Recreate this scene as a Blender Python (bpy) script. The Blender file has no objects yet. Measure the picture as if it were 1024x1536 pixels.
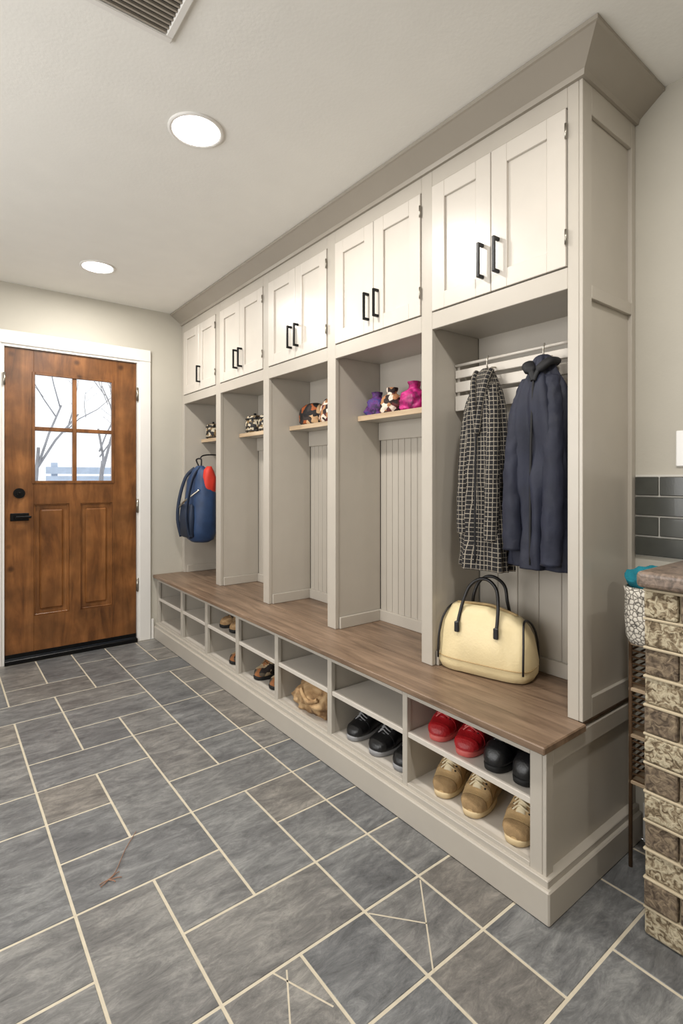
import bpy, bmesh, math, random
from mathutils import Vector, Matrix, noise
random.seed(7)
S = bpy.context.scene
S.view_settings.view_transform = 'Standard'

# ------------------------------------------------------------ materials
def lin(c):
    return tuple(((v/255)/12.92 if v/255 <= .04045 else (((v/255)+.055)/1.055)**2.4) for v in c)+(1,)

def newmat(name):
    m = bpy.data.materials.new(name); m.use_nodes = True
    nt = m.node_tree; b = nt.nodes['Principled BSDF']
    return m, nt, b

def paint(name, col, rough=.45, var=.04, bump=.02, scale=8, metal=0, coat=0):
    m, nt, b = newmat(name)
    b.inputs['Roughness'].default_value = rough
    b.inputs['Metallic'].default_value = metal
    if coat: b.inputs['Coat Weight'].default_value = coat
    tc = nt.nodes.new('ShaderNodeTexCoord')
    n = nt.nodes.new('ShaderNodeTexNoise'); n.inputs['Scale'].default_value = scale
    n.inputs['Detail'].default_value = 4
    nt.links.new(tc.outputs['Object'], n.inputs['Vector'])
    r = nt.nodes.new('ShaderNodeValToRGB')
    c = lin(col)
    r.color_ramp.elements[0].position = .3; r.color_ramp.elements[1].position = .7
    r.color_ramp.elements[0].color = tuple(x*(1-var) for x in c[:3])+(1,)
    r.color_ramp.elements[1].color = tuple(min(1, x*(1+var)) for x in c[:3])+(1,)
    nt.links.new(n.outputs['Fac'], r.inputs['Fac'])
    nt.links.new(r.outputs['Color'], b.inputs['Base Color'])
    if bump:
        n2 = nt.nodes.new('ShaderNodeTexNoise'); n2.inputs['Scale'].default_value = scale*12
        nt.links.new(tc.outputs['Object'], n2.inputs['Vector'])
        bp = nt.nodes.new('ShaderNodeBump'); bp.inputs['Strength'].default_value = bump*4
        bp.inputs['Distance'].default_value = .004
        nt.links.new(n2.outputs['Fac'], bp.inputs['Height'])
        nt.links.new(bp.outputs['Normal'], b.inputs['Normal'])
    return m

def wood(name, c1, c2, c3, stretch=(1, 1, 12), scale=3.0, rough=.4, blotch=.5, bscale=3.5, knots=False):
    m, nt, b = newmat(name)
    b.inputs['Roughness'].default_value = rough
    tc = nt.nodes.new('ShaderNodeTexCoord')
    mp = nt.nodes.new('ShaderNodeMapping')
    mp.inputs['Scale'].default_value = stretch
    nt.links.new(tc.outputs['Object'], mp.inputs['Vector'])
    n = nt.nodes.new('ShaderNodeTexNoise'); n.inputs['Scale'].default_value = scale
    n.inputs['Detail'].default_value = 8; n.inputs['Roughness'].default_value = .65
    n.inputs['Distortion'].default_value = .6
    nt.links.new(mp.outputs['Vector'], n.inputs['Vector'])
    r = nt.nodes.new('ShaderNodeValToRGB')
    r.color_ramp.elements[0].position = .32; r.color_ramp.elements[0].color = lin(c1)
    r.color_ramp.elements[1].position = .68; r.color_ramp.elements[1].color = lin(c3)
    e = r.color_ramp.elements.new(.5); e.color = lin(c2)
    nt.links.new(n.outputs['Fac'], r.inputs['Fac'])
    n2 = nt.nodes.new('ShaderNodeTexNoise'); n2.inputs['Scale'].default_value = bscale
    n2.inputs['Detail'].default_value = 4
    nt.links.new(tc.outputs['Object'], n2.inputs['Vector'])
    r2 = nt.nodes.new('ShaderNodeValToRGB')
    r2.color_ramp.elements[0].position = .35; r2.color_ramp.elements[0].color = (1-blotch,)*3+(1,)
    r2.color_ramp.elements[1].position = .65; r2.color_ramp.elements[1].color = (1, 1, 1, 1)
    nt.links.new(n2.outputs['Fac'], r2.inputs['Fac'])
    mx = nt.nodes.new('ShaderNodeMix'); mx.data_type = 'RGBA'; mx.blend_type = 'MULTIPLY'
    mx.inputs['Factor'].default_value = 1
    nt.links.new(r.outputs['Color'], mx.inputs['A']); nt.links.new(r2.outputs['Color'], mx.inputs['B'])
    out = mx.outputs['Result']
    if knots:
        v = nt.nodes.new('ShaderNodeTexVoronoi'); v.inputs['Scale'].default_value = 5.5
        nt.links.new(tc.outputs['Object'], v.inputs['Vector'])
        r3 = nt.nodes.new('ShaderNodeValToRGB')
        r3.color_ramp.elements[0].position = .05; r3.color_ramp.elements[0].color = (.22, .18, .15, 1)
        r3.color_ramp.elements[1].position = .14; r3.color_ramp.elements[1].color = (1, 1, 1, 1)
        nt.links.new(v.outputs['Distance'], r3.inputs['Fac'])
        m2 = nt.nodes.new('ShaderNodeMix'); m2.data_type = 'RGBA'; m2.blend_type = 'MULTIPLY'
        m2.inputs['Factor'].default_value = .8
        nt.links.new(out, m2.inputs['A']); nt.links.new(r3.outputs['Color'], m2.inputs['B'])
        out = m2.outputs['Result']
    nt.links.new(out, b.inputs['Base Color'])
    bp = nt.nodes.new('ShaderNodeBump'); bp.inputs['Strength'].default_value = .12
    bp.inputs['Distance'].default_value = .003
    nt.links.new(n.outputs['Fac'], bp.inputs['Height']); nt.links.new(bp.outputs['Normal'], b.inputs['Normal'])
    return m

def pattern(name, cols, scale=30, rough=.8, kind='voronoi', bump=.2):
    m, nt, b = newmat(name)
    b.inputs['Roughness'].default_value = rough
    tc = nt.nodes.new('ShaderNodeTexCoord')
    if kind == 'voronoi':
        n = nt.nodes.new('ShaderNodeTexVoronoi'); n.inputs['Scale'].default_value = scale
        src = n.outputs['Distance']
        n.feature = 'DISTANCE_TO_EDGE'
    elif kind == 'cell':
        n = nt.nodes.new('ShaderNodeTexVoronoi'); n.inputs['Scale'].default_value = scale
        sep = nt.nodes.new('ShaderNodeSeparateColor'); nt.links.new(n.outputs['Color'], sep.inputs[0])
        src = sep.outputs[0]
    else:
        n = nt.nodes.new('ShaderNodeTexNoise'); n.inputs['Scale'].default_value = scale
        n.inputs['Detail'].default_value = 6; n.inputs['Distortion'].default_value = 1.2
        src = n.outputs['Fac']
    nt.links.new(tc.outputs['Object'], n.inputs['Vector'])
    r = nt.nodes.new('ShaderNodeValToRGB')
    k = len(cols)
    rng = {'voronoi': (0, .28), 'cell': (0, 1), 'noise': (.35, .65)}[kind]
    r.color_ramp.interpolation = 'CONSTANT' if kind == 'cell' else 'LINEAR'
    for i, c in enumerate(cols):
        p = rng[0]+(rng[1]-rng[0])*i/(k if kind == 'cell' else max(1, k-1))
        if i < 2: e = r.color_ramp.elements[i]; e.position = p
        else: e = r.color_ramp.elements.new(p)
        e.color = lin(c)
    nt.links.new(src, r.inputs['Fac'])
    nt.links.new(r.outputs['Color'], b.inputs['Base Color'])
    bp = nt.nodes.new('ShaderNodeBump'); bp.inputs['Strength'].default_value = bump*2
    bp.inputs['Distance'].default_value = .004
    nt.links.new(src, bp.inputs['Height']); nt.links.new(bp.outputs['Normal'], b.inputs['Normal'])
    return m

def emis(name, col, st):
    m, nt, b = newmat(name)
    b.inputs['Base Color'].default_value = lin(col)
    b.inputs['Emission Color'].default_value = lin(col); b.inputs['Emission Strength'].default_value = st
    return m

M = {}
M['wall'] = paint('wall_paint', (186, 181, 169), .7, .015, .03)
M['ceil'] = paint('ceiling_paint', (232, 230, 224), .8, .015, .03)
M['cab'] = paint('cabinet_paint', (182, 175, 164), .34, .02, .01)
M['cabdoor'] = paint('cabinet_door_paint', (204, 197, 187), .3, .02, .01)
M['crown'] = paint('crown_shaded_paint', (158, 150, 138), .4, .02, .01)  # darker than the cabinet: the crown's shading is put into its colour
M['trim'] = paint('trim_paint', (225, 222, 217), .4, .015, .01)
M['black'] = paint('black_metal', (18, 18, 19), .35, .05, .01, metal=.6)
M['dark'] = paint('dark_gap', (40, 37, 34), .9, .05, 0)
M['steel'] = paint('satin_steel', (170, 165, 155), .3, .05, 0, metal=1)
M['bench'] = wood('bench_oak', (100, 80, 64), (130, 107, 87), (154, 129, 107), (9, .8, 9), 3.2, .38, .25)
M['shelfw'] = wood('shelf_edge_wood', (176, 150, 120), (192, 168, 138), (206, 184, 154), (9, 1, 9), 3, .5, .1)
M['door'] = wood('door_alder', (90, 53, 25), (130, 83, 43), (152, 101, 57), (7, 7, 1.1), 1.8, .32, .45, 6, True)
M['doorpan'] = wood('door_panel_alder', (96, 57, 27), (136, 87, 45), (158, 105, 59), (6, 6, 1), 1.8, .32, .4, 6)
M['grout'] = paint('grout', (196, 186, 166), .9, .06, .05, 30)
M['stone_a'] = pattern('rough_brown_stone', [(76, 64, 52), (112, 97, 80), (138, 122, 100)], 55, .9, 'noise', .6)
M['stone_b'] = pattern('carved_cream_stone', [(92, 78, 58), (132, 116, 92), (178, 166, 140), (190, 178, 152)], 62, .85, 'noise', .7)
M['mortar'] = paint('pale_mortar', (182, 168, 142), .85, .08, .08, 20)
M['counter'] = pattern('counter_granite', [(92, 80, 70), (120, 104, 92), (136, 118, 104)], 60, .35, 'noise', .03)
M['subway'] = paint('charcoal_tile', (66, 67, 62), .25, .14, .01, 14, coat=.15)
M['wgrout'] = paint('white_grout', (205, 202, 194), .8, .03, 0)
M['plate'] = paint('switch_plastic', (240, 239, 236), .3, .0, 0)
M['cream'] = paint('cream_leather', (222, 204, 160), .48, .06, .06, 10)
M['creamd'] = paint('cream_leather_seam', (176, 150, 106), .6, .05, .03, 10)
M['blackl'] = paint('black_leather', (26, 24, 26), .45, .1, .05, 12)
M['navy'] = paint('navy_cloth', (24, 28, 46), .7, .25, .05, 9)
M['navyd'] = paint('black_lining', (14, 14, 18), .7, .2, .02, 9)
M['blue'] = paint('blue_nylon', (36, 60, 96), .55, .25, .06, 12)
M['blued'] = paint('dark_blue_nylon', (24, 38, 60), .6, .2, .04, 12)
M['red'] = paint('red_cloth', (200, 50, 32), .6, .1, .04, 12)
M['redshoe'] = paint('red_shoe_knit', (160, 20, 28), .45, .25, .08, 20)
M['redsole'] = paint('red_sole', (204, 96, 92), .5, .1, .02)
M['blackshoe'] = paint('black_shoe', (22, 22, 24), .35, .3, .04, 20)
M['greysole'] = paint('grey_sole', (140, 140, 142), .6, .1, .02)
M['blacksole'] = paint('black_sole', (16, 16, 16), .7, .1, .02)
M['tan'] = paint('tan_suede', (188, 158, 114), .8, .14, .08, 20)
M['tand'] = paint('tan_dark_mesh', (156, 128, 90), .85, .2, .15, 40)
M['tansole'] = paint('tan_sole', (206, 184, 144), .7, .08, .03)
M['lace'] = paint('lace_cream', (230, 216, 184), .8, .05, 0)
M['brownbag'] = pattern('brown_canvas', [(112, 84, 56), (160, 128, 90), (190, 160, 120)], 14, .9, 'noise', .3)
M['camo'] = pattern('camo_cloth', [(40, 32, 28), (150, 96, 56), (90, 80, 66), (170, 150, 120)], 38, .8, 'cell', .1)
M['purple'] = pattern('purple_stripe', [(30, 24, 52), (92, 40, 110), (50, 60, 120)], 26, .7, 'noise', .2)
M['paisley'] = pattern('paisley_cloth', [(40, 26, 24), (170, 120, 80), (220, 206, 190), (90, 40, 40)], 45, .8, 'cell', .1)
M['magenta'] = pattern('magenta_silk', [(110, 10, 70), (176, 24, 110), (200, 50, 130)], 20, .5, 'noise', .2)
M['orange'] = pattern('orange_black_cloth', [(24, 20, 20), (160, 84, 40), (50, 40, 36), (196, 160, 120)], 34, .8, 'cell', .1)
M['jarp'] = pattern('jar_weave', [(30, 26, 24), (196, 184, 160), (120, 96, 60)], 60, .6, 'cell', .1)
M['bw'] = pattern('black_white_knit', [(40, 36, 34), (222, 214, 200), (230, 224, 212)], 75, .9, 'voronoi', .3)
M['teal'] = paint('teal_towel', (20, 120, 136), .9, .2, .15, 16)
M['wire'] = paint('wicker_brown', (86, 62, 38), .7, .2, .1, 30)
M['twig'] = paint('twig', (146, 108, 86), .8, .2, .02)
M['lamp'] = emis('downlight_lens', (255, 251, 244), 12)
M['bark'] = paint('pale_bark', (150, 150, 154), .9, .2, .1)
M['snow'] = paint('snow', (240, 243, 248), .9, .02, .02)
M['fence'] = paint('fence_blue_grey', (176, 190, 208), .8, .1, .05)

# tweed (windowpane grid on UV)
m, nt, b = newmat('windowpane_tweed'); M['tweed'] = m
b.inputs['Roughness'].default_value = .9
uv = nt.nodes.new('ShaderNodeUVMap'); sp = nt.nodes.new('ShaderNodeSeparateXYZ')
nt.links.new(uv.outputs['UV'], sp.inputs[0])
def mnode(op, a, bv=None):
    n = nt.nodes.new('ShaderNodeMath'); n.operation = op
    for i, v in enumerate((a, bv)):
        if v is None: continue
        if isinstance(v, (int, float)): n.inputs[i].default_value = v
        else: nt.links.new(v, n.inputs[i])
    return n.outputs[0]
la = mnode('LESS_THAN', mnode('FRACT', sp.outputs[0]), .15)
lb = mnode('LESS_THAN', mnode('FRACT', sp.outputs[1]), .15)
ln = mnode('MAXIMUM', la, lb)
tc = nt.nodes.new('ShaderNodeTexCoord')
tn = nt.nodes.new('ShaderNodeTexNoise'); tn.inputs['Scale'].default_value = 160
nt.links.new(tc.outputs['Object'], tn.inputs['Vector'])
ln2 = mnode('MULTIPLY', ln, mnode('MULTIPLY', tn.outputs['Fac'], 1.2))
mx = nt.nodes.new('ShaderNodeMix'); mx.data_type = 'RGBA'
nt.links.new(ln2, mx.inputs['Factor'])
mx.inputs['A'].default_value = lin((26, 24, 25)); mx.inputs['B'].default_value = lin((180, 170, 154))
nt.links.new(mx.outputs['Result'], b.inputs['Base Color'])

# slate floor tile
m, nt, b = newmat('slate_tile'); M['tile'] = m
tc = nt.nodes.new('ShaderNodeTexCoord')
at = nt.nodes.new('ShaderNodeAttribute'); at.attribute_name = 'tint'
sepc = nt.nodes.new('ShaderNodeSeparateColor'); nt.links.new(at.outputs['Color'], sepc.inputs[0])
sc = nt.nodes.new('ShaderNodeVectorMath'); sc.operation = 'SCALE'; sc.inputs['Scale'].default_value = 9
nt.links.new(at.outputs['Color'], sc.inputs[0])
ad = nt.nodes.new('ShaderNodeVectorMath'); ad.operation = 'ADD'
nt.links.new(tc.outputs['Object'], ad.inputs[0]); nt.links.new(sc.outputs[0], ad.inputs[1])
mp = nt.nodes.new('ShaderNodeMapping'); mp.inputs['Scale'].default_value = (1.0, 2.8, 1); mp.inputs['Rotation'].default_value = (0, 0, .35)
nt.links.new(ad.outputs[0], mp.inputs['Vector'])
n1 = nt.nodes.new('ShaderNodeTexNoise'); n1.inputs['Scale'].default_value = 8; n1.inputs['Detail'].default_value = 14
n1.inputs['Roughness'].default_value = .84; n1.inputs['Distortion'].default_value = .5
nt.links.new(mp.outputs[0], n1.inputs['Vector'])
r = nt.nodes.new('ShaderNodeValToRGB')
r.color_ramp.elements[0].position = .33; r.color_ramp.elements[0].color = lin((76, 76, 77))
r.color_ramp.elements[1].position = .68; r.color_ramp.elements[1].color = lin((170, 169, 165))
e = r.color_ramp.elements.new(.5); e.color = lin((124, 124, 123))
nt.links.new(n1.outputs['Fac'], r.inputs['Fac'])
r2 = nt.nodes.new('ShaderNodeValToRGB')
r2.color_ramp.elements[0].position = 0; r2.color_ramp.elements[0].color = (.74, .76, .79, 1)
r2.color_ramp.elements[1].position = 1; r2.color_ramp.elements[1].color = (.96, .89, .81, 1)
e = r2.color_ramp.elements.new(.55); e.color = (.92, .93, .94, 1)
nt.links.new(sepc.outputs[0], r2.inputs['Fac'])
mx = nt.nodes.new('ShaderNodeMix'); mx.data_type = 'RGBA'; mx.blend_type = 'MULTIPLY'; mx.inputs['Factor'].default_value = 1
nt.links.new(r.outputs['Color'], mx.inputs['A']); nt.links.new(r2.outputs['Color'], mx.inputs['B'])
n3 = nt.nodes.new('ShaderNodeTexNoise'); n3.inputs['Scale'].default_value = 4.5; n3.inputs['Detail'].default_value = 3
nt.links.new(ad.outputs[0], n3.inputs['Vector'])
r4 = nt.nodes.new('ShaderNodeValToRGB')
r4.color_ramp.elements[0].position = .35; r4.color_ramp.elements[0].color = (.76, .76, .775, 1)
r4.color_ramp.elements[1].position = .65; r4.color_ramp.elements[1].color = (1, 1, 1, 1)
nt.links.new(n3.outputs['Fac'], r4.inputs['Fac'])
mx3 = nt.nodes.new('ShaderNodeMix'); mx3.data_type = 'RGBA'; mx3.blend_type = 'MULTIPLY'; mx3.inputs['Factor'].default_value = 1
nt.links.new(mx.outputs['Result'], mx3.inputs['A']); nt.links.new(r4.outputs['Color'], mx3.inputs['B'])
nt.links.new(mx3.outputs['Result'], b.inputs['Base Color'])
b.inputs['Roughness'].default_value = .33
bp = nt.nodes.new('ShaderNodeBump'); bp.inputs['Strength'].default_value = .5; bp.inputs['Distance'].default_value = .004
nt.links.new(n1.outputs['Fac'], bp.inputs['Height']); nt.links.new(bp.outputs['Normal'], b.inputs['Normal'])

# glass
m = bpy.data.materials.new('window_glass'); m.use_nodes = True; nt = m.node_tree; nt.nodes.clear()
o = nt.nodes.new('ShaderNodeOutputMaterial'); t = nt.nodes.new('ShaderNodeBsdfTransparent'); g = nt.nodes.new('ShaderNodeBsdfGlossy')
g.inputs['Roughness'].default_value = .03; mxs = nt.nodes.new('ShaderNodeMixShader'); mxs.inputs[0].default_value = .06
nt.links.new(t.outputs[0], mxs.inputs[1]); nt.links.new(g.outputs[0], mxs.inputs[2]); nt.links.new(mxs.outputs[0], o.inputs[0])
M['glass'] = m

# ------------------------------------------------------------ builder
def cr(pts, k=6):
    P = [Vector(p) for p in pts]; out = []
    for i in range(len(P)-1):
        p0 = P[max(0, i-1)]; p1 = P[i]; p2 = P[i+1]; p3 = P[min(len(P)-1, i+2)]
        for j in range(k):
            t = j/k
            out.append(.5*((2*p1)+(p2-p0)*t+(2*p0-5*p1+4*p2-p3)*t*t+(3*p1-p0-3*p2+p3)*t**3))
    out.append(P[-1]); return out

def empty(name, loc=(0, 0, 0)):
    e = bpy.data.objects.new(name, None); e.location = loc; S.collection.objects.link(e)
    e.empty_display_size = .1
    return e

class B:
    def __init__(s, name, parent=None):
        s.name = name; s.bm = bmesh.new(); s.mats = []; s.parent = parent
        s.uv = s.bm.loops.layers.uv.new('UVMap')
    def mi(s, m):
        m = M[m]
        if m not in s.mats: s.mats.append(m)
        return s.mats.index(m)
    def box(s, x0, x1, y0, y1, z0, z1, m, bev=0, seg=1, mat=None):
        r = bmesh.ops.create_cube(s.bm, size=1)
        vs = r['verts']; i = s.mi(m)
        for v in vs:
            v.co = Vector(((x0+x1)/2+v.co.x*(x1-x0), (y0+y1)/2+v.co.y*(y1-y0), (z0+z1)/2+v.co.z*(z1-z0)))
            if mat: v.co = mat @ v.co
        fs = set(f for v in vs for f in v.link_faces)
        for f in fs: f.material_index = i
        if bev:
            es = set(e for v in vs for e in v.link_edges)
            bmesh.ops.bevel(s.bm, geom=list(es), offset=bev, segments=seg, affect='EDGES', profile=.5, material=-1)
    def loft(s, rings, m, cap=True, smooth=True, closed=True, capm=None, uvs=None):
        i = s.mi(m); ci = s.mi(capm) if capm else i
        V = [[s.bm.verts.new(p) for p in r] for r in rings]
        n = len(rings[0]); K = len(rings)
        per = max(sum((rings[a][k]-rings[a][(k+1) % n]).length for k in range(n)) for a in (0, K//2, K-1)) or 1
        acc = [0]
        for a in range(1, K): acc.append(acc[-1]+(rings[a][0]-rings[a-1][0]).length)
        nu = max(1, round(per/.0165)); sv = 1/.0165
        for a in range(K-1):
            for k in range(n if closed else n-1):
                k2 = (k+1) % n
                try:
                    f = s.bm.faces.new((V[a][k], V[a][k2], V[a+1][k2], V[a+1][k]))
                except ValueError: continue
                f.material_index = i; f.smooth = smooth
                us = (k/n, (k+1)/n, (k+1)/n, k/n); vs = (acc[a], acc[a], acc[a+1], acc[a+1])
                for l, u, v in zip(f.loops, us, vs): l[s.uv].uv = (u*nu, v*sv)
        if cap and closed:
            for r in (V[0][::-1], V[-1]):
                f = s.bm.faces.new(r); f.material_index = ci; f.smooth = False
    def tube(s, pts, r, m, n=8, flat=1.0, cap=True):
        P = [Vector(p) for p in pts]; rings = []
        up = Vector((0, 0, 1)); T0 = (P[1]-P[0]).normalized()
        if abs(T0.dot(up)) > .9: up = Vector((1, 0, 0))
        N = (up-T0*up.dot(T0)).normalized()
        for i, p in enumerate(P):
            T = (P[min(i+1, len(P)-1)]-P[max(i-1, 0)]).normalized()
            N = (N-T*N.dot(T)).normalized(); Bn = T.cross(N)
            rr = r[min(i, len(r)-1)] if isinstance(r, (list, tuple)) else r
            rings.append([p+N*rr*math.cos(2*math.pi*k/n)+Bn*rr*flat*math.sin(2*math.pi*k/n) for k in range(n)])
        s.loft(rings, m, cap=cap)
    def cyl(s, c, r, h, m, axis='z', n=32, r2=None, smooth=True):
        c = Vector(c); r2 = r if r2 is None else r2; rings = []
        for rr, t in ((r, -h/2), (r2, h/2)):
            ring = []
            for k in range(n):
                a = 2*math.pi*k/n; u, v = rr*math.cos(a), rr*math.sin(a)
                ring.append(c+Vector({'z': (u, v, t), 'y': (u, t, v), 'x': (t, u, v)}[axis]))
            rings.append(ring)
        s.loft(rings, m, smooth=smooth)
    def done(s, loc=(0, 0, 0), rot=0):
        bmesh.ops.recalc_face_normals(s.bm, faces=s.bm.faces)
        me = bpy.data.meshes.new(s.name); s.bm.to_mesh(me); s.bm.free()
        for m in s.mats: me.materials.append(m)
        o = bpy.data.objects.new(s.name, me); S.collection.objects.link(o)
        o.location = loc; o.rotation_euler = (0, 0, rot)
        if s.parent: o.parent = s.parent
        return o

def sring(cx, cy, z, rx, ry, n=40, p=2.0):
    out = []
    for k in range(n):
        a = 2*math.pi*k/n; c, q = math.cos(a), math.sin(a)
        out.append(Vector((cx+rx*math.copysign(abs(c)**(2/p), c), cy+ry*math.copysign(abs(q)**(2/p), q), z)))
    return out

# ------------------------------------------------------------ constants
XW, YW, ZC = 1.86, 3.98, 2.465
XMIN, YMIN = -1.4, -1.7
XL = 1.51   # locker face
XB = 1.315  # bench face
XE = XW-.001
ZB = .478   # bench top
DX0, DX1, DZ0, DZ1 = .345, 1.165, .035, 2.05

# ------------------------------------------------------------ room shell
b = B('wall_far')
b.box(XMIN, DX0-.02, YW, YW+.14, 0, ZC, 'wall'); b.box(DX1+.02, XW, YW, YW+.14, 0, ZC, 'wall')
b.box(DX0-.02, DX1+.02, YW, YW+.14, DZ1+.02, ZC, 'wall'); b.done()
b = B('wall_right'); b.box(XW, XW+.12, YMIN, YW+.14, 0, ZC, 'wall'); b.done()
WY0, WY1, WZ0, WZ1 = .3, 2.9, .8, 2.15
b = B('wall_left')
b.box(XMIN-.12, XMIN, YMIN, WY0, 0, ZC, 'wall'); b.box(XMIN-.12, XMIN, WY1, YW+.14, 0, ZC, 'wall')
b.box(XMIN-.12, XMIN, WY0, WY1, 0, WZ0, 'wall'); b.box(XMIN-.12, XMIN, WY0, WY1, WZ1, ZC, 'wall'); b.done()
b = B('wall_back'); b.box(XMIN, XW, YMIN-.12, YMIN, 0, ZC, 'wall'); b.done()
b = B('added_window')  # unseen window, added to give the fill light a place
for y in (WY0, (WY0+WY1)/2-.03, WY1-.06): b.box(XMIN-.09, XMIN-.03, y, y+.06, WZ0, WZ1, 'trim')
for z in (WZ0, WZ1-.06): b.box(XMIN-.09, XMIN-.03, WY0, WY1, z, z+.06, 'trim')
b.done()
b = B('ceiling'); b.box(XMIN, XW, YMIN, YW, ZC, ZC+.1, 'ceil'); b.done()

# floor
b = B('floor')
b.box(XMIN, XW, YMIN, YW, -.08, -.0015, 'grout')
tint = b.bm.loops.layers.float_color.new('tint')
w, h, gx, gy = .2127, .237, .3009, 1.11
occ = {}; tiles = []
def place(i, j, a, c):
    cells = [(i+u, j+v) for u in range(a) for v in range(c)]
    if any(q in occ for q in cells): return False
    for q in cells: occ[q] = 1
    tiles.append((i, j, a, c)); return True
for t in [(0, 0, 1, 2), (2, 1, 1, 2), (1, 0, 2, 1), (1, 1, 1, 1), (0, 2, 2, 1), (0, 3, 1, 1), (1, 3, 1, 2), (2, 3, 2, 1), (3, 1, 1, 1), (3, 2, 1, 1), (3, 0, 1, 1),
          (-1, 2, 1, 2), (-2, 1, 2, 1), (-1, -1, 1, 2), (2, -1, 1, 1), (3, -1, 1, 1), (2, 4, 1, 2), (0, 4, 1, 1), (0, 5, 2, 1), (3, 4, 1, 1), (3, 5, 1, 2), (2, 6, 1, 1), (0, 6, 1, 2), (1, 6, 1, 1), (1, 7, 2, 1)]: place(*t)
for j in range(-13, 14):
    for i in range(-9, 9):
        if (i, j) in occ: continue
        opts = [(1, 2), (2, 1), (1, 1)]; random.shuffle(opts)
        if random.random() < .6 and opts[0] == (1, 1): opts = opts[1:]+opts[:1]
        for o in opts:
            if place(i, j, *o): break
G = .004
ti = b.mi('tile')
for (i, j, a, c) in tiles:
    x0, x1 = max(gx+i*w, XMIN)+G, min(gx+(i+a)*w, XW)-G
    y0, y1 = max(gy+j*h, YMIN)+G, min(gy+(j+c)*h, YW)-G
    if x1-x0 < .01 or y1-y0 < .01: continue
    q = .0012
    lo = [b.bm.verts.new((x, y, -.0015)) for x, y in ((x0, y0), (x1, y0), (x1, y1), (x0, y1))]
    hi = [b.bm.verts.new((x, y, 0)) for x, y in ((x0+q, y0+q), (x1-q, y0+q), (x1-q, y1-q), (x0+q, y1-q))]
    col = (random.random(), random.random(), random.random(), 1)
    fs = [b.bm.faces.new(hi)]+[b.bm.faces.new((lo[k], lo[(k+1) % 4], hi[(k+1) % 4], hi[k])) for k in range(4)]
    for f in fs:
        f.material_index = ti
        for l in f.loops: l[tint] = col
for (ax, ay, bx, by) in [(1.143, 1.094, .953, .868), (.943, 1.097, 1.046, .976), (.646, 1.105, .713, .952), (.676, 1.093, .615, .98)]:
    A = Vector((ax, ay, 0)); C = Vector((bx, by, 0)); d = (C-A); Ld = d.length; ang = math.atan2(d.y, d.x)
    b.box(0, Ld, -.002, .002, -.001, .0003, 'grout', mat=Matrix.Translation(A) @ Matrix.Rotation(ang, 4, 'Z'))
b.done()

# baseboards / trims
b = B('baseboard_far')
b.box(DX1+.105, XB-.026, YW-.016, YW, 0, .15, 'trim', .003); b.box(XMIN, DX0-.105, YW-.016, YW, 0, .15, 'trim', .003); b.done()
b = B('baseboard_right'); b.box(XW-.015, XW, .61, .76, 0, .13, 'trim', .003); b.done()
b = B('baseboard_left'); b.box(XMIN, XMIN+.015, YMIN, YW-.02, 0, .15, 'trim', .003); b.done()

# ------------------------------------------------------------ entry door
D = empty('door_1')
b = B('door_casing', D)
for x0, x1 in ((DX0-.1, DX0-.018), (DX1+.018, DX1+.1)):
    b.box(x0, x1, YW-.02, YW, 0, DZ1+.018, 'trim', .004)
b.box(DX0-.1, DX1+.1, YW-.022, YW, DZ1+.018, DZ1+.105, 'trim', .004)
for x0, x1 in ((DX0-.02, DX0-.003), (DX1+.003, DX1+.02)):
    b.box(x0, x1, YW-.012, YW+.14, 0, DZ1+.003, 'trim')
b.box(DX0-.02, DX1+.02, YW-.012, YW+.14, DZ1+.003, DZ1+.02, 'trim'); b.done()
b = B('threshold', D); b.box(DX0-.003, DX1+.003, YW-.03, YW+.14, 0, .03, 'black', .004); b.done()
b = B('door_leaf', D)
fy0, fy1 = YW+.006, YW+.05
wx0, wx1, wz0, wz1 = .51, 1.0, 1.18, 1.895
b.box(DX0, wx0, fy0, fy1, DZ0, DZ1, 'door', .002); b.box(wx1, DX1, fy0, fy1, DZ0, DZ1, 'door', .002)
b.box(wx0, wx1, fy0, fy1, wz1, DZ1, 'door'); b.box(wx0, wx1, fy0, fy1, 1.03, wz0, 'door'); b.box(wx0, wx1, fy0, fy1, DZ0, .29, 'door')
b.box(.72, .79, fy0, fy1, .29, 1.03, 'door')
b.box(.742, .768, fy0+.004, fy1-.004, wz0, wz1, 'door', .003)
b.box(wx0, .742, fy0+.004, fy1-.004, 1.52, 1.546, 'door', .003); b.box(.768, wx1, fy0+.004, fy1-.004, 1.52, 1.546, 'door', .003)
for x0, x1 in ((wx0, .72), (.79, wx1)):
    b.box(x0, x1, fy0+.020, fy1-.008, .29, 1.03, 'doorpan')
    for q in ((x0, x0+.009, .29, 1.03), (x1-.009, x1, .29, 1.03), (x0+.009, x1-.009, .29, .299), (x0+.009, x1-.009, 1.021, 1.03)):
        b.box(q[0], q[1], fy0+.008, fy0+.020, q[2], q[3], 'doorpan', .002)
    b.box(x0+.034, x1-.034, fy0+.006, fy0+.024, .325, .995, 'doorpan', .011)
for q in ((wx0-.012, wx0+.006, wz0-.012, wz1+.012), (wx1-.006, wx1+.012, wz0-.012, wz1+.012), (wx0+.006, wx1-.006, wz0-.012, wz0+.006), (wx0+.006, wx1-.006, wz1-.006, wz1+.012)):
    b.box(q[0], q[1], fy0-.006, fy0+.004, q[2], q[3], 'door', .002)
b.box(DX0+.002, DX1-.002, fy0-.004, fy0, DZ0, DZ0+.025, 'black')
b.done()
b = B('door_glass', D); b.box(wx0, wx1, fy0+.02, fy0+.025, wz0, wz1, 'glass'); b.done()
b = B('door_hardware', D)
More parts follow.
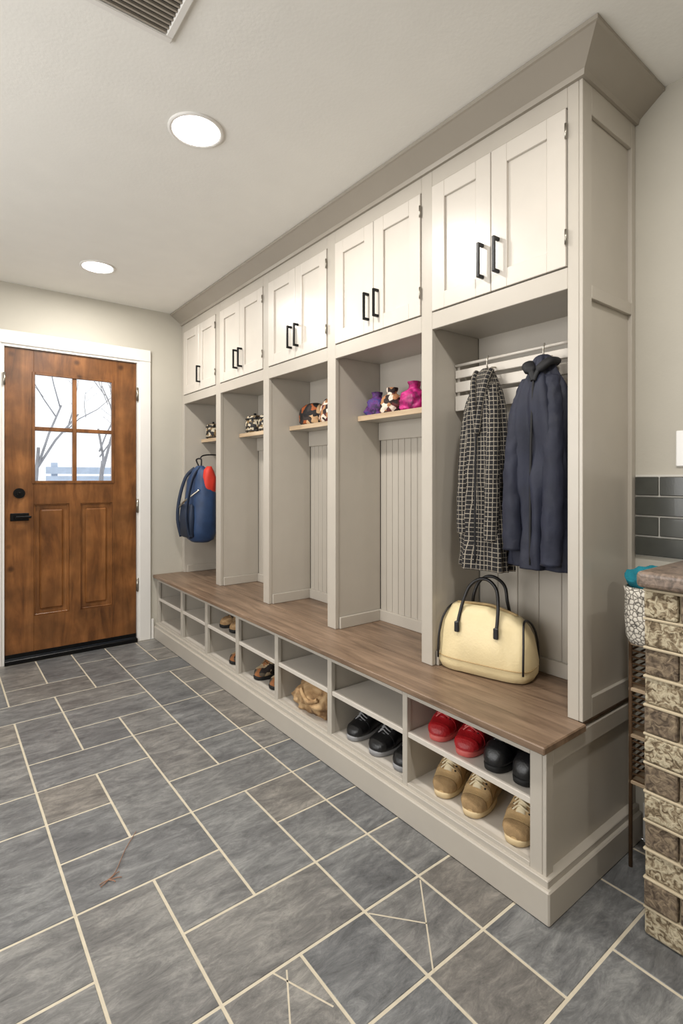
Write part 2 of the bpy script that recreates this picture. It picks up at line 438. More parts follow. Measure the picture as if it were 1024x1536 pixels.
b.cyl((.425, fy0-.008, 1.105), .033, .016, 'black', 'y'); b.cyl((.425, fy0-.02, 1.105), .018, .012, 'black', 'y')
b.box(.418, .432, fy0-.04, fy0-.02, 1.098, 1.112, 'black', .002)
b.box(.375, .48, fy0-.012, fy0, .925, .975, 'black', .003)
b.cyl((.41, fy0-.025, .95), .014, .03, 'black', 'y'); b.box(.4, .49, fy0-.048, fy0-.034, .942, .958, 'black', .004)
for z in (1.82, 1.0, .42):
    b.cyl((DX1+.004, YW-.014, z), .007, .1, 'steel', 'z', 12); b.box(DX1-.004, DX1+.014, YW-.012, YW-.009, z-.045, z+.045, 'steel')
b.cyl((DX0-.004, YW-.018, 1.84), .008, .08, 'steel', 'z', 12)
b.done()

# ------------------------------------------------------------ lockers
L = empty('mudroom_locker_cabinet')
DIV = [(.80, .835), (1.382, 1.438), (2.0, 2.065), (2.635, 2.70), (3.285, 3.355), (3.935, YW-.001)]
b = B('face_frame_and_dividers', L)
for k, (y0, y1) in enumerate(DIV):
    b.box(XL, XL+.02, y0, y1, ZB, 2.40, 'cab', .0015)
    t = .003 if 0 < k < 5 else 0
    b.box(XL+.02, 1.80, y0+t, y1-t, ZB, ZC-.001, 'cab')
for a in range(5):
    y0, y1 = DIV[a][1], DIV[a+1][0]
    b.box(XL, XL+.02, y0, y1, 1.775, 1.84, 'cab', .0015)
    b.box(XL, XL+.02, y0, y1, 2.325, 2.40, 'cab', .0015)
    b.box(XL+.02, 1.80, y0, y1, 1.785, 1.80, 'cab')
    b.box(XL+.02, XL+.03, y0, y1, 1.84, 2.325, 'dark')
    b.box(1.786, 1.80, y0, y1, ZB, ZB+.055, 'cab', .002)
    b.box(XL+.022, 1.786, y1-.012, y1, ZB, ZB+.055, 'cab', .002)
    b.box(XL+.022, 1.786, y0, y0+.012, ZB, ZB+.055, 'cab', .002)
b.box(XL+.001, XE, .80, YW-.001, 2.40, ZC-.001, 'cab')
b.box(XL+.0005, 1.565, .788, .7995, ZB, 2.40, 'cab', .0015)
b.box(1.83, XE, .788, .835, ZB, 2.40, 'cab', .0015); b.box(1.80, 1.83, .80, .835, ZB, 2.40, 'cab')
for z0, z1 in ((2.30, 2.40), (1.745, 1.785), (ZB, ZB+.06)):
    b.box(1.565, 1.83, .788, .80, z0, z1, 'cab', .0015)
b.done()
b = B('beadboard_back', L)
for a in range(5):
    y0, y1 = DIV[a][1], DIV[a+1][0]
    n = round((y1-y0)/(.042 if a else .085)); st = (y1-y0)/n
    b.box(1.8035, XE, y0, y1, ZB, 1.785, 'cab')
    for k in range(n):
        b.box(1.80, 1.804, y0+k*st+.0012, y0+(k+1)*st-.0012, ZB+.05, 1.44, 'cab', .0016)
    b.box(1.796, 1.804, y0, y1, 1.44, 1.785, 'cab')
b.done()
b = B('upper_doors', L); hb = B('door_pulls', L); hg = B('hinges', L)
for a in range(5):
    y0, y1 = DIV[a][1]+.003, DIV[a+1][0]-.003
    ym = (y0+y1)/2
    for k, (p, q) in enumerate(((y0, ym-.0015), (ym+.0015, y1))):
        z0, z1 = 1.843, 2.322; f = .062; xa, xb = XL-.006, XL+.016
        b.box(xa, xb, p, p+f, z0, z1, 'cabdoor', .0015); b.box(xa, xb, q-f, q, z0, z1, 'cabdoor', .0015)
        b.box(xa, xb, p+f, q-f, z0, z0+f, 'cabdoor', .0015); b.box(xa, xb, p+f, q-f, z1-f, z1, 'cabdoor', .0015)
        b.box(xa+.010, xb-.002, p+f, q-f, z0+f, z1-f, 'cabdoor')
        if a == 4 and k == 1: continue
        hy = ym-.032 if k == 0 else ym+.032
        za, zb2 = 1.895, 2.015
        hb.box(xa-.032, xa-.022, hy-.005, hy+.005, za, zb2, 'black', .0015)
        hb.box(xa-.024, xa, hy-.005, hy+.005, za, za+.011, 'black', .001); hb.box(xa-.024, xa, hy-.005, hy+.005, zb2-.011, zb2, 'black', .001)
    for z in (1.93, 2.25):
        hg.cyl((XL-.009, y0-.002, z), .0035, .045, 'steel', 'z', 10)
b.done(); hb.done(); hg.done()
b = B('crown_molding', L)
prof = [(0, 2.385), (.012, 2.385), (.016, 2.40), (.085, 2.45), (.092, 2.452), (.092, ZC-.001), (0, ZC-.001)]
rings = []
rings.append([Vector((XL-o, YW-.001, z)) for o, z in prof])
rings.append([Vector((XL-o, .79-o, z)) for o, z in prof])
rings.append([Vector((XE, .79-o, z)) for o, z in prof])
b.loft(rings, 'crown', smooth=False); b.done()
b = B('locker_shelves', L)
for a in range(1, 5):
    y0, y1 = DIV[a][1], DIV[a+1][0]
    b.box(1.655, 1.80, y0, y1, 1.485, 1.507, 'cab'); b.box(1.648, 1.6555, y0, y1, 1.483, 1.508, 'shelfw', .001)
    b.box(1.785, 1.80, y0, y1, 1.395, 1.485, 'cab', .002)
b.done()
b = B('coat_rack', L)
y0, y1 = .835, 1.382
for z0, z1 in ((1.470, 1.530), (1.545, 1.585), (1.600, 1.632)):
    b.box(1.645, 1.657, y0, y1, z0, z1, 'cabdoor', .002)
b.tube([(1.65, y0, 1.652), (1.65, y1, 1.652)], .006, 'cabdoor')
for y in (y0, y1-.014):
    b.box(1.657, 1.80, y, y+.014, 1.475, 1.655, 'cab', .001)
for hy in (1.19, .965):
    b.tube(cr([(1.645, hy, 1.615), (1.62, hy, 1.61), (1.605, hy, 1.60), (1.595, hy, 1.61), (1.592, hy, 1.63), (1.60, hy, 1.65)]), .003, 'steel')
b.done()

# ------------------------------------------------------------ bench
Bn = empty('storage_bench')
b = B('wood_top', Bn)
b.box(1.285, XL, .776, YW-.001, .456, ZB, 'bench', .003); b.box(XL, XE, .802, YW-.001, .456, ZB-.0005, 'bench'); b.done()
b = B('cubby_case', Bn)
CD = [(.80, .838), (1.322, 1.346), (1.77, 1.80), (2.208, 2.24), (2.63, 2.665), (3.05, 3.085), (3.46, 3.495), (3.945, YW-.001)]
for k, (y0, y1) in enumerate(CD):
    b.box(XB, XB+.02, y0, y1, .10, .456, 'cab', .0015)
    m0 = (y0+y1)/2
    if k == 0: b.box(XB+.02, XE, .80, .82, .10, .456, 'cab')
    else: b.box(XB+.02, 1.68, m0-.009, m0+.009, .10, .456, 'cab')
b.box(XB+.02, 1.68, .82, YW-.001, .10, .122, 'cabdoor'); b.box(1.68, 1.70, .82, YW-.001, .10, .456, 'cab')
b.box(XB+.02, 1.68, .82, YW-.001, .45, .456, 'cab')
for a in range(7):
    y0, y1 = CD[a][1], CD[a+1][0]
    b.box(XB, XB+.02, y0, y1, .428, .456, 'cab', .0015); b.box(XB, XB+.02, y0, y1, .10, .125, 'cab', .0015)
    b.box(XB+.004, 1.68, y0, y1, .285, .303, 'cabdoor', .001)
b.box(XB+.0005, 1.35, .788, .7995, .10, .456, 'cab', .001); b.box(1.83, XE, .788, .80, .10, .456, 'cab', .001)
b.box(1.35, 1.83, .788, .80, .405, .456, 'cab', .001)
b.done()
b = B('plinth', Bn)
b.box(XB-.012, XE, .776, YW-.001, .0, .112, 'cab', .002)
b.box(XB-.024, XE, .765, YW-.001, 0, .092, 'cab', .004); b.done()

# ------------------------------------------------------------ ceiling fixtures
for k, (x, y) in enumerate(((.745, 1.825), (.76, 3.36), (.74, .3), (.74, -1.0))):  # last two are out of view, added as fill light
    b = B('recessed_downlight')
    n = 48
    pr = [(.098, 0), (.098, -.006), (.09, -.009), (.084, -.005)]
    b.loft([[Vector((r*math.cos(2*math.pi*q/n), r*math.sin(2*math.pi*q/n), z)) for q in range(n)] for r, z in pr], 'trim', cap=False)
    b.cyl((0, 0, -.003), .0845, .004, 'lamp', 'z', n)
    b.done((x, y, ZC))
    ld = bpy.data.lights.new('downlight_lamp', 'AREA'); ld.shape = 'DISK'; ld.size = .16; ld.energy = 17.5 if y > 0 else 8
    ld.color = (1, .96, .90)
    lo = bpy.data.objects.new('downlight_lamp', ld); S.collection.objects.link(lo); lo.location = (x, y, ZC-.012)

b = B('ceiling_vent')
vx0, vx1, vy0, vy1 = .19, .535, 1.19, 1.5
for q in ((vx0, vx1, vy0, vy0+.022), (vx0, vx1, vy1-.022, vy1), (vx0, vx0+.022, vy0+.022, vy1-.022), (vx1-.022, vx1, vy0+.022, vy1-.022)):
    b.box(*q, ZC-.01, ZC, 'trim', .003)
b.box(vx0+.022, vx1-.022, vy0+.022, vy1-.022, ZC-.002, ZC, 'dark')
y = vy0+.028
while y < vy1-.03:
    b.box(vx0+.022, vx1-.022, y, y+.006, ZC-.009, ZC-.002, 'crown'); y += .0165
b.done()

# ------------------------------------------------------------ right side: tile, switch, stone column
b = B('wall_tile_backsplash')
b.box(XW-.006, XW, -.6, .786, .945, 1.213, 'wgrout')
z = .947; row = 0
while z < 1.2:
    zh = min(z+.061, 1.211); y = .785
    if row % 2: b.box(XW-.012, XW-.005, .714, .785, z, zh, 'subway', .002); y = .710
    while y > -.55:
        b.box(XW-.012, XW-.005, y-.148, y, z, zh, 'subway', .002); y -= .152
    z += .066; row += 1
b.done()
b = B('light_switch')
b.box(XW-.008, XW, .585, .665, 1.238, 1.352, 'plate', .003); b.box(XW-.012, XW-.006, .61, .64, 1.265, 1.325, 'plate', .002)
b.done()
P = empty('stone_counter')
b = B('stone_base', P)
cx0, cy1 = 1.475, .605
b.box(cx0+.012, XW-.013, -.55, cy1-.012, 0, .915, 'mortar')
z = 0.004; row = 0
rn = random.Random(3)
bh = .0757
while row < 12:
    y = cy1; first = .085 if row % 2 else .115
    while y > -.5:
        ln = first if y == cy1 else .12
        mm = 'stone_b' if (row % 2 == 0) != (rn.random() < .15) else 'stone_a'
        off = rn.uniform(-.005, .003)
        b.box(cx0+off, cx0+.03, y-ln+.004, y-.001, z, z+bh-.007, mm, .006, 2)
        y -= ln
    x = cx0+.034
    while x < XW-.12:
        b.box(x, x+.115, cy1-.03, cy1-rn.uniform(0, .003), z, z+bh-.008, 'stone_a' if rn.random() < .6 else 'stone_b', .005); x += .122
    b.box(cx0-.003, cx0+.012, -.5, cy1+.001, z+bh-.008, z+bh-.001, 'mortar', .002)
    z += bh; row += 1
b.done()
b = B('granite_top', P); b.box(cx0-.022, XW-.013, -.55, cy1+.012, .915, .958, 'counter', .012, 3); b.done()

R = empty('wire_shelf_rack')
b = B('rack_frame', R)
for x in (1.70, 1.838):
    for y in (.625, .735): b.tube([(x, y, 0), (x, y, .70)], .006, 'wire')
z = .27
while z < .71:
    b.box(1.695, 1.843, .62, .74, z-.012, z, 'shelfw', .002)
    z += .143
for k in range(22):
    zz = .27+k*.02
    b.tube([(1.70, .625, zz), (1.70, .735, zz)], .003, 'wire', 6); b.tube([(1.70, .735, zz), (1.838, .735, zz)], .003, 'wire', 6)
b.done()
b = B('knit_basket')
rings = []
for z, r in ((0, .045), (.02, .055), (.08, .06), (.15, .058), (.17, .062), (.172, .052), (.12, .05)):
    rings.append(sring(0, 0, z, r, r*.93, 32, 2.4))
b.loft(rings, 'bw')
b.done((1.70, .69, .702))
b = B('teal_towel')
rings = []
for k in range(20):
    t = k/19; a = t*math.pi
    r = .06*math.sin(a)**.6+.002
    rr = sring(0, 0, .030-.030*math.cos(a), r, r*.95, 40)
    rr = [p+Vector((0, 0, .022*noise.noise(p*22))) + (p.normalized()*.012*noise.noise(p*45+Vector((3, 0, 0)))) for p in rr]
    rings.append(rr)
b.loft(rings, 'teal'); b.done((1.70, .69, .866))

# ------------------------------------------------------------ coats
def garment(b, levels, m, folds=6, amp=.012, seed=0, n=96, capm=None):
    rg = cr([Vector((z, cx, cy)) for z, cx, cy, rx, ry in levels], 10)
    rr = cr([Vector((rx, ry, 0)) for z, cx, cy, rx, ry in levels], 10)
    z0 = levels[0][0]; zl = levels[-1][0]; rings = []
    for g, r in zip(rg, rr):
        f = min(1, (z0-g.x)/(z0-zl)*1.6+.15); ring = []
        for k in range(n):
            a = 2*math.pi*k/n
            q = 1+f*amp*(math.sin(folds*a+seed+1.5*math.sin(g.x*5+seed))+.6*math.sin((folds*2+1)*a+2*seed+g.x*7))/max(.03, min(r.x, r.y))
            nz = noise.noise(Vector((math.cos(a)*1.5, math.sin(a)*1.5, g.x*7+seed)))*.014*f+noise.noise(Vector((math.cos(a)*4, math.sin(a)*4, g.x*22+seed)))*.005*f
            ring.append(Vector((g.y+(r.x*q+nz)*math.cos(a), g.z+(r.y*q+nz)*math.sin(a), g.x)))
        rings.append(ring)
    b.loft(rings, m, capm=capm)
def sleeve(b, pts, rad, m, seed=0):
    P = cr(pts, 12); n = len(P); rings = []
    for i, p in enumerate(P):
        r = rad[0]+(rad[1]-rad[0])*i/(n-1); ring = []
        for k in range(28):
            a = 2*math.pi*k/28
            q = r*(1+.16*noise.noise(Vector((math.cos(a)*1.3, math.sin(a)*1.3, i*.35+seed)))+.07*noise.noise(Vector((math.cos(a)*3, math.sin(a)*3, i*.9+seed))))
            ring.append(Vector((p.x+q*math.cos(a)*.9, p.y+q*math.sin(a), p.z)))
        rings.append(ring)
    b.loft(rings, m, capm='navyd')
b = B('tweed_coat')
garment(b, [(1.605, 0, 0, .012, .014), (1.59, 0, 0, .026, .028), (1.555, .0, 0, .036, .042), (1.50, -.002, 0, .048, .062), (1.42, -.004, 0, .052, .078), (1.2, -.004, 0, .052, .088), (1.0, -.006, 0, .056, .098), (.872, -.008, 0, .058, .106)], 'tweed', 5, .008, 1.0, capm='navyd')
sleeve(b, [(-.006, .036, 1.54), (-.022, .060, 1.44), (-.034, .068, 1.3), (-.044, .070, 1.14), (-.05, .066, 1.0)], (.024, .025), 'tweed', 2)
sleeve(b, [(-.01, -.030, 1.54), (-.03, -.050, 1.44), (-.042, -.058, 1.3), (-.05, -.060, 1.14), (-.052, -.056, .98)], (.024, .026), 'tweed', 9)
b.tube(cr([(-.012, .035, 1.595), (-.036, .032, 1.555), (-.054, .016, 1.46), (-.060, -.002, 1.36)]), [.011]*18+[.006], 'tweed', 10)
b.tube(cr([(-.012, -.03, 1.595), (-.036, -.027, 1.555), (-.054, -.014, 1.46), (-.060, -.004, 1.36)]), [.011]*18+[.006], 'tweed', 10)
b.tube(cr([(-.060, 0, 1.38), (-.064, .002, 1.2), (-.068, 0, .90)]), .0035, 'navyd', 6)
b.done((1.598, 1.195, 0))
b = B('navy_jacket')
garment(b, [(1.61, 0, 0, .014, .016), (1.597, 0, 0, .028, .03), (1.555, 0, 0, .040, .044), (1.50, -.004, 0, .052, .070), (1.42, -.006, 0, .058, .092), (1.2, -.006, 0, .058, .100), (1.0, -.006, 0, .06, .104), (.905, -.006, 0, .062, .104)], 'navy', 5, .011, 4.2, capm='navyd')
b.tube(cr([(.012, .036, 1.585), (-.03, .036, 1.578), (-.05, .012, 1.55), (-.055, 0, 1.52)]), [.014]*12+[.007]*8, 'navyd', 12, 1.5)
b.tube(cr([(.012, -.036, 1.585), (-.03, -.036, 1.578), (-.05, -.012, 1.55), (-.055, 0, 1.52)]), [.014]*12+[.007]*8, 'navyd', 12, 1.5)
b.tube(cr([(.02, .034, 1.585), (.03, 0, 1.59), (.02, -.034, 1.585)]), .014, 'navyd', 12, 1.2)
sleeve(b, [(-.01, .042, 1.535), (-.028, .070, 1.44), (-.042, .082, 1.3), (-.05, .084, 1.14), (-.052, .08, .96)], (.028, .033), 'navy', 4)
sleeve(b, [(-.015, -.036, 1.535), (-.035, -.055, 1.44), (-.048, -.064, 1.3), (-.056, -.066, 1.1), (-.056, -.062, .925)], (.028, .034), 'navy', 11)
b.tube(cr([(-.056, 0, 1.53), (-.068, .002, 1.3), (-.070, .004, .92)]), .004, 'navyd', 6)
b.done((1.592, .965, 0))

# ------------------------------------------------------------ handbag
H = empty('cream_handbag', (1.635, 1.220, ZB))
b = B('bag_body', H)
rings = []
for z, rx, ry, p in ((.0, .06, .152, 4), (.006, .080, .168, 4), (.03, .088, .176, 4), (.08, .088, .178, 3.6), (.13, .082, .175, 3.4), (.18, .070, .168, 3.2), (.215, .054, .156, 3), (.238, .036, .140, 2.8), (.246, .020, .126, 2.6)):
    rg = sring(0, 0, z, rx, ry, 72, p)
    rings.append([v+Vector((.009*noise.noise(v*14)+.004*noise.noise(v*35), .006*noise.noise(v*13+Vector((5, 0, 0))), (-.030*max(0, -v.y-.02)*(z/.25)/.15-.006*(abs(v.y)/.17)**2*(z/.25)) if z > .02 else 0)) for v in rg])
b.loft(rings, 'cream')
b.done()
b = B('bag_trim', H)
b.tube(cr([(0, -.115, .226), (0, -.05, .243), (0, 0, .250), (0, .12, .243)]), .005, 'creamd', 8)
seam = []
for k in range(49):
    a = 2*math.pi*k/48; c, q = math.cos(a), math.sin(a)
    seam.append((.0895*math.copysign(abs(c)**(.5), c), .1785*math.copysign(abs(q)**.5, q), .05))
b.tube(seam, .002, 'creamd', 6)
for sy in (-1, 1):
    pts = []
    for k in range(25):
        a = math.pi*k/24
        pts.append((-.080*math.cos(a), sy*(.163-.02*math.sin(a)**3), .04+(.190 if sy > 0 else .172)*math.sin(a)**.75))
    b.tube(pts, .004, 'blackl', 8)
b.done()
b = B('bag_handles', H)
for sx, lean in ((-1, .0), (1, .02)):
    b.tube(cr([(sx*.078, .085, .17), (sx*.062, .083, .21), (sx*.045, .076, .26), (sx*.03+lean, .058, .315), (sx*.024+lean, .022, .345), (sx*.024+lean, -.016, .345), (sx*.03+lean, -.048, .315), (sx*.045, -.06, .26), (sx*.062, -.064, .21), (sx*.078, -.066, .17)]), .0062, 'blackl', 10)
    for yy in (.085, -.066): b.box(sx*.080-.006, sx*.080+.006, yy-.009, yy+.009, .15, .19, 'blackl', .003)
b.done()
H.rotation_euler = (0, 0, .24)

# ------------------------------------------------------------ shoes
def lerpt(tab, u):
    for (a, x), (c, y) in zip(tab, tab[1:]):
        if u <= c:
            t = (u-a)/(c-a)
            return x+(y-x)*t
    return tab[-1][1]
def shoe(name, toe_loc, m, sole, lacem, Ln=.25, W=.048, hh=.08, boot=0, rot=0, toe=.045, cap=None):
    # toe_loc: where the toe tip stands; toe points to local -X
    b = B(name); n = 28
    wt = [(0, .45), (.03, .7), (.1, .84), (.2, .82), (.38, .80), (.52, .90), (.68, 1.0), (.8, .98), (.89, .86), (.95, .66), (.985, .42), (1, .15)]
    ht = [(0, hh*.62), (.06, hh*.96), (.12, hh), (.40, hh), (.52, hh*.92), (.62, hh*.80), (.72, hh*.62), (.79, toe*1.08), (.86, toe*1.0), (.92, toe*.88), (.97, toe*.62), (1, toe*.3)]
    def ringat(u, g=1.0, lift=0):
        x = Ln-u*Ln; hgt = lerpt(ht, u)+lift; ww = W*lerpt(wt, u)*g; ring = []
        for k in range(n):
            a = 2*math.pi*k/n; c, q = math.cos(a), math.sin(a)
            z = hgt*.5+hgt*.5*math.copysign(abs(q)**.75, q)
            nar = 1-.34*(z/hgt)*(hgt/hh)
            ring.append(Vector((x, ww*nar*1.12*math.copysign(abs(c)**.7, c), .014+z)))
        return ring
    b.loft([ringat(i/50) for i in range(51)], m)
    if cap:
        b.loft([ringat(.87+i/20*.129, 1.03, .0014) for i in range(21)], cap)
        b.loft([ringat(.004+i/10*.10, 1.04, .0015) for i in range(11)], cap)
        b.loft([ringat(.70+i/6*.035, 1.035, .001) for i in range(7)], cap)
    rings = []
    for z, g in ((0, .94), (.004, 1.0), (.018, 1.02), (.022, .99)):
        ring = []
        for k in range(48):
            a = 2*math.pi*k/48; c, q = math.cos(a), math.sin(a)
            x = c*Ln*.512
            wf = W*(1.08 if c < 0 else .92)-W*.14*math.exp(-((c-.1)/.3)**2)
            ring.append(Vector((Ln/2+x*g, wf*g*math.copysign(abs(q)**.72, q), z)))
        rings.append(ring)
    b.loft(rings, sole)
    hx = Ln-.24*Ln; ct = .016+hh+boot
    rr = []
    for z, rx, ry in ((hh*.6, .05, W*.72), (hh*.95, .050, W*.74), (ct, .050, W*.76), (ct+.005, .046, W*.70), (ct-.006, .039, W*.56)):
        rr.append(sring(hx, 0, z, rx, ry, 24, 2.3))
    b.loft(rr, m, capm='navyd')
    zt = lambda u: .014+lerpt(ht, u)
    b.tube(cr([(Ln-.42*Ln, 0, ct+.012), (Ln-.47*Ln, 0, zt(.47)+.004+boot*.3), (Ln-.60*Ln, 0, zt(.60)), (Ln-.76*Ln, 0, zt(.76)-.004)]), .009, lacem if cap and m == 'tan' else m, 10, 1.7)
    for k in range(7):
        u = .47+.045*k; x = Ln-u*Ln; z = zt(u)+.006+(boot*.3 if k == 0 else 0)
        b.tube(cr([(x+.006, -.024, z-.010), (x-.003, -.008, z+.004), (x+.003, .008, z+.004), (x-.006, .024, z-.010)], 4), .0028, lacem, 6)
        for sy in (-1, 1): b.cyl((x, sy*.025, z-.010), .0035, .004, 'navyd', 'z', 8)
    return b.done(toe_loc, rot)
zu, zl = .303, .122
shoe('red_sneaker', (1.345, 1.215, zu), 'redshoe', 'redsole', 'redsole', .24, .045, .085, 0, .30, .040, 'redshoe')
shoe('red_sneaker', (1.340, 1.095, zu), 'redshoe', 'redsole', 'redsole', .24, .046, .085, 0, .25, .040, 'redshoe')
shoe('black_shoe', (1.338, .985, zu), 'blackshoe', 'blacksole', 'blackshoe', .24, .045, .090, .006, .15, .06)
shoe('black_shoe', (1.345, .892, zu), 'blackshoe', 'blacksole', 'blackshoe', .24, .044, .090, .006, .03, .06)
shoe('tan_work_boot', (1.345, 1.19, zl), 'tan', 'tansole', 'lace', .25, .046, .105, .018, .34, .044, 'tand')
shoe('tan_work_boot', (1.340, 1.065, zl), 'tan', 'tansole', 'lace', .25, .046, .105, .018, .30, .044, 'tand')
shoe('tan_work_boot', (1.338, .905, zl), 'tan', 'tansole', 'lace', .25, .048, .105, .018, .26, .044, 'tand')
shoe('black_sneaker', (1.345, 1.68, zl), 'blackshoe', 'greysole', 'greysole', .25, .046, .09, .0, .15, .046, 'blackshoe')
shoe('black_sneaker', (1.342, 1.535, zl), 'blackshoe', 'greysole', 'greysole', .25, .050, .09, .0, .12, .046, 'blackshoe')
shoe('black_sneaker', (1.342, 1.40, zl), 'blackshoe', 'greysole', 'greysole', .25, .047, .09, .0, .1, .046, 'blackshoe')
shoe('camo_boot', (1.35, 2.50, zl), 'camo', 'blacksole', 'brownbag', .24, .046, .10, .04, .05)
shoe('camo_boot', (1.35, 2.34, zl), 'camo', 'blacksole', 'brownbag', .24, .046, .10, .04, -.05)
shoe('camo_shoe', (1.35, 2.80, zl), 'camo', 'blacksole', 'brownbag', .24, .046, .09, .03, 0)
shoe('brown_shoe', (1.35, 2.80, zu), 'brownbag', 'blacksole', 'blackshoe', .24, .045, .07, 0, .05)
shoe('brown_shoe', (1.35, 2.93, zu), 'brownbag', 'blacksole', 'blackshoe', .24, .045, .07, 0, .05)

def lump(name, loc, levels, m, seed=0, amp=.2, n=48, freq=14, p=2.2, rot=0, extra=None):
    b = B(name); rg = cr([Vector(l[:3]) for l in levels], 6); rings = []
    for g in rg:
        ring = sring(0, 0, g.x, g.y, g.z, n, p); o = []
        for v in ring:
            q = 1+amp*noise.noise(v*freq+Vector((seed*3.1, 0, 0)))+amp*.5*noise.noise(v*freq*2.7+Vector((0, seed, 0)))
            o.append(Vector((v.x*q, v.y*q, v.z)))
        rings.append(o)
    b.loft(rings, m)
    if extra: extra(b)
    return b.done(loc, rot)
lump('brown_canvas_bag', (1.45, 2.0, zl), [(0, .10, .15), (.02, .118, .17), (.06, .12, .17), (.10, .105, .15), (.13, .07, .11), (.148, .03, .05)], 'brownbag', 2, .25, 80, 16,
     extra=lambda b: b.tube(cr([(-.05, .06, .12), (-.115, .03, .10), (-.125, -.04, .07), (-.11, -.09, .09)]), .009, 'brownbag', 8))
def pouch(name, loc, r, h, m, seed, rot=0):
    def ex(b):
        b.tube([(r*.24*math.cos(k*.7), r*.24*math.sin(k*.7), h*.78) for k in range(10)], .004, 'blackl', 6)
    lump(name, loc, [(0, r*.8, r*.8), (h*.08, r, r), (h*.35, r*1.02, r*1.05), (h*.6, r*.82, r*.88), (h*.76, r*.42, r*.42), (h*.86, r*.42, r*.44), (h, r*.52, r*.5)], m, seed, .24, 48, 30, 2.2, rot, ex)
zs = 1.508
pouch('purple_drawstring_pouch', (1.71, 1.925, zs), .052, .115, 'purple', 1)
pouch('paisley_drawstring_pouch', (1.70, 1.808, zs), .052, .12, 'paisley', 2)
pouch('magenta_drawstring_pouch', (1.71, 1.672, zs), .060, .13, 'magenta', 3)
pouch('magenta_drawstring_pouch', (1.72, 1.535, zs), .055, .12, 'magenta', 5)
lump('patterned_cloth_bag', (1.72, 2.50, zs), [(0, .05, .08), (.02, .058, .1), (.07, .056, .1), (.11, .04, .08), (.125, .02, .05)], 'orange', 4, .15, 48, 20)
lump('paisley_cloth_bag', (1.72, 2.31, zs), [(0, .05, .065), (.02, .058, .075), (.08, .055, .07), (.13, .03, .05)], 'paisley', 7, .15, 48, 20)
def basketlid(name, loc, r, h):
    b = B(name)
    b.loft([sring(0, 0, z, q, q, 32) for z, q in ((0, r*.85), (h*.1, r), (h*.6, r*1.03), (h*.78, r*.86), (h*.8, r*.9), (h*.92, r*.9), (h, r*.6))], 'jarp')
    for z in (h*.12, h*.79): b.tube([(r*1.0*math.cos(k*math.pi/16), r*1.0*math.sin(k*math.pi/16), z) for k in range(33)], .004, 'blackl', 6)
    b.cyl((0, 0, h+.008), r*.15, .016, 'blackl')
    b.done(loc)
basketlid('woven_lidded_jar', (1.715, 3.18, zs), .062, .12)
basketlid('woven_lidded_jar', (1.715, 3.01, zs), .058, .11)
basketlid('woven_lidded_jar', (1.715, 3.86, zs), .055, .12)

# ------------------------------------------------------------ backpack
K = empty('blue_backpack', (1.548, 3.72, -.03))
b = B('pack_body', K)
rg = []
for z, rx, ry, p in ((.765, .06, .10, 2.5), (.785, .085, .13, 3), (.85, .104, .15, 3), (.98, .100, .155, 3), (1.12, .088, .145, 3), (1.22, .070, .126, 2.8), (1.29, .045, .095, 2.5), (1.325, .02, .05, 2.2)):
    rg.append([v+Vector((.018*noise.noise(v*9)+.008*noise.noise(v*24), .014*noise.noise(v*8), 0)) for v in sring(0, 0, z, rx, ry, 56, p)])
b.loft(rg, 'blue')
rg = [sring(-.098, 0, z, rx, ry, 32, 3) for z, rx, ry in ((.80, .01, .08), (.815, .028, .1), (.95, .034, .105), (1.03, .022, .1), (1.045, .006, .09))]
b.loft(rg, 'blued'); b.done()
b = B('pack_straps', K)
b.tube(cr([(.0, .02, 1.32), (-.02, .02, 1.37), (.0, -.02, 1.375), (.0, -.02, 1.32)]), .006, 'blackl', 8)
for yy in (.075, -.075):
    b.tube(cr([(-.02, yy*.7, 1.31), (-.080, yy, 1.24), (-.125, yy*1.15, 1.08), (-.136, yy*1.2, .93), (-.11, yy*1.2, .80)]), .012, 'blued', 8, .4)
b.tube(cr([(-.06, -.13, 1.15), (-.138, -.03, 1.06), (-.12, .13, 1.0)]), .007, 'steel', 8, .4)
b.tube(cr([(-.13, 0, 1.045), (-.12, .1, 1.04)]), .003, 'steel', 6)
b.tube(cr([(.0, 0, 1.372), (.02, 0, 1.40), (.1, 0, 1.41), (.252, 0, 1.40)]), .005, 'black', 8)
b.done()
b = B('red_cloth', K)
rg = [[v*1.0+Vector((.012*noise.noise(v*20), .012*noise.noise(v*22), 0)) for v in sring(.025, -.105, z, rx, ry, 28)] for z, rx, ry in ((1.08, .02, .02), (1.14, .045, .04), (1.24, .05, .045), (1.29, .036, .036), (1.32, .015, .02))]
b.loft(rg, 'red'); b.done()

# ------------------------------------------------------------ twig on floor
b = B('dry_twig')
b.tube(cr([(.125, .17, .004), (.07, .10, .004), (.02, .02, .004), (-.01, 0, .003)]), .0011, 'twig', 6)
for q in ((.03, .015), (-.03, -.004), (-.03, -.015), (.03, -.012), (.01, -.02)):
    b.tube(cr([(-.005, .0, .003), (q[0]*.6, q[1]*.7, .005), (q[0], q[1], .003)]), .0014, 'twig', 6)
b.done((.41, 1.66, 0))

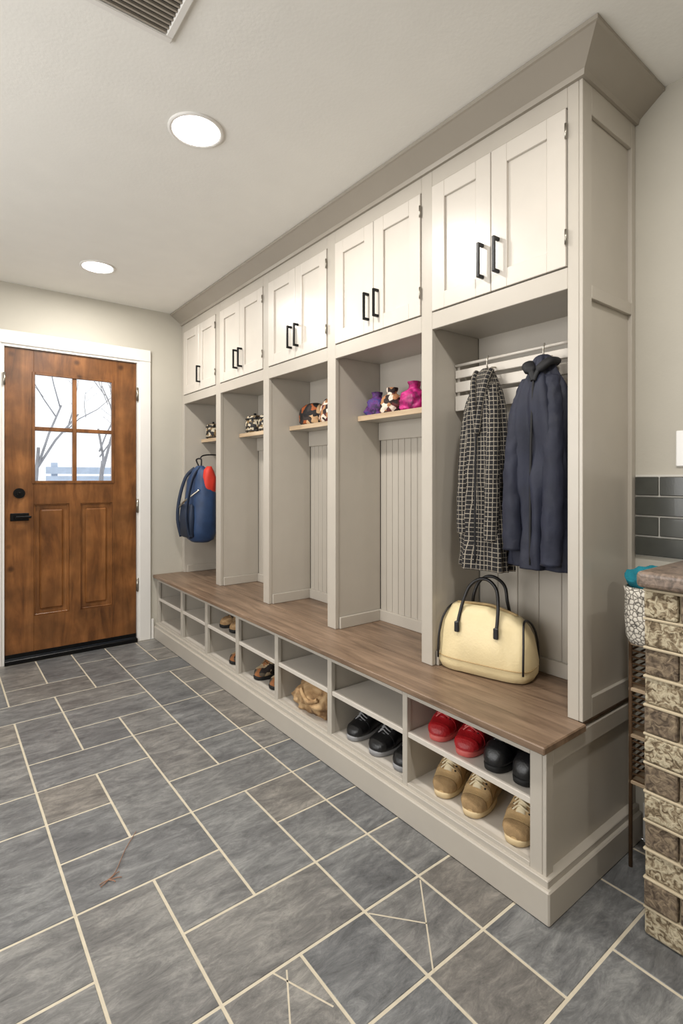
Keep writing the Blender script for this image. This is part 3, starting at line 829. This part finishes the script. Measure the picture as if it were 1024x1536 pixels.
# ------------------------------------------------------------ outside
b = B('snowy_ground'); b.box(-8, 12, YW+.2, 22, -.2, -.1, 'snow'); b.done()
def tree(loc, h, seed):
    b = B('bare_tree'); rr = random.Random(seed)
    def br(p, d, l, r, dep):
        q = p+d*l; mid = p+d*l*.5+Vector((rr.uniform(-1, 1), 0, rr.uniform(-1, 1)))*l*.06
        b.tube([p, mid, q], [r, r*.85, r*.65], 'bark', 6)
        if dep == 0: return
        for k in range(2):
            nd = (d+Vector((rr.uniform(-.8, .8), rr.uniform(-.5, .5), rr.uniform(-.3, .5)))).normalized()
            br(p+d*l*rr.uniform(.5, 1), nd, l*.68, r*.55, dep-1)
    br(Vector((0, 0, 0)), Vector((.05, 0, 1)), h, .045, 5)
    b.done(loc)
tree((2.15, 9.5, -.1), 1.6, 4); tree((1.45, 11.5, -.1), 1.9, 11)
b = B('fence')
for k in range(8): b.box(1.6, 8, 11, 11.04, .1+k*.17, .23+k*.17, 'fence')
for k in range(4): b.box(1.7+k*2, 1.8+k*2, 11.04, 11.14, -.1, 1.5, 'fence')
b.done()

# ------------------------------------------------------------ lights
W = bpy.data.worlds.new('World'); S.world = W; W.use_nodes = True
bg = W.node_tree.nodes['Background']; bg.inputs[0].default_value = (.94, .97, 1, 1); bg.inputs[1].default_value = 1.5
ld = bpy.data.lights.new('added_window_fill', 'AREA'); ld.shape = 'RECTANGLE'; ld.size = 1.3; ld.size_y = 2.5; ld.energy = 49  # added fill lamp at the unseen window, brightens the cabinet fronts
ld.color = (1, .98, .955)
lo = bpy.data.objects.new('added_window_fill', ld); S.collection.objects.link(lo)
lo.location = (XMIN-.02, 1.6, 1.475); lo.rotation_euler = (0, math.radians(-90), 0)

# ------------------------------------------------------------ camera
cd = bpy.data.cameras.new('camera'); cam = bpy.data.objects.new('camera', cd); S.collection.objects.link(cam)
cd.sensor_width = 36; cd.lens = 785/1536*36; cd.shift_y = -50/1536; cd.clip_start = .02
cam.location = (0, 0, 1.2); cam.rotation_euler = (math.radians(90), 0, -math.atan(607/785))
S.camera = cam
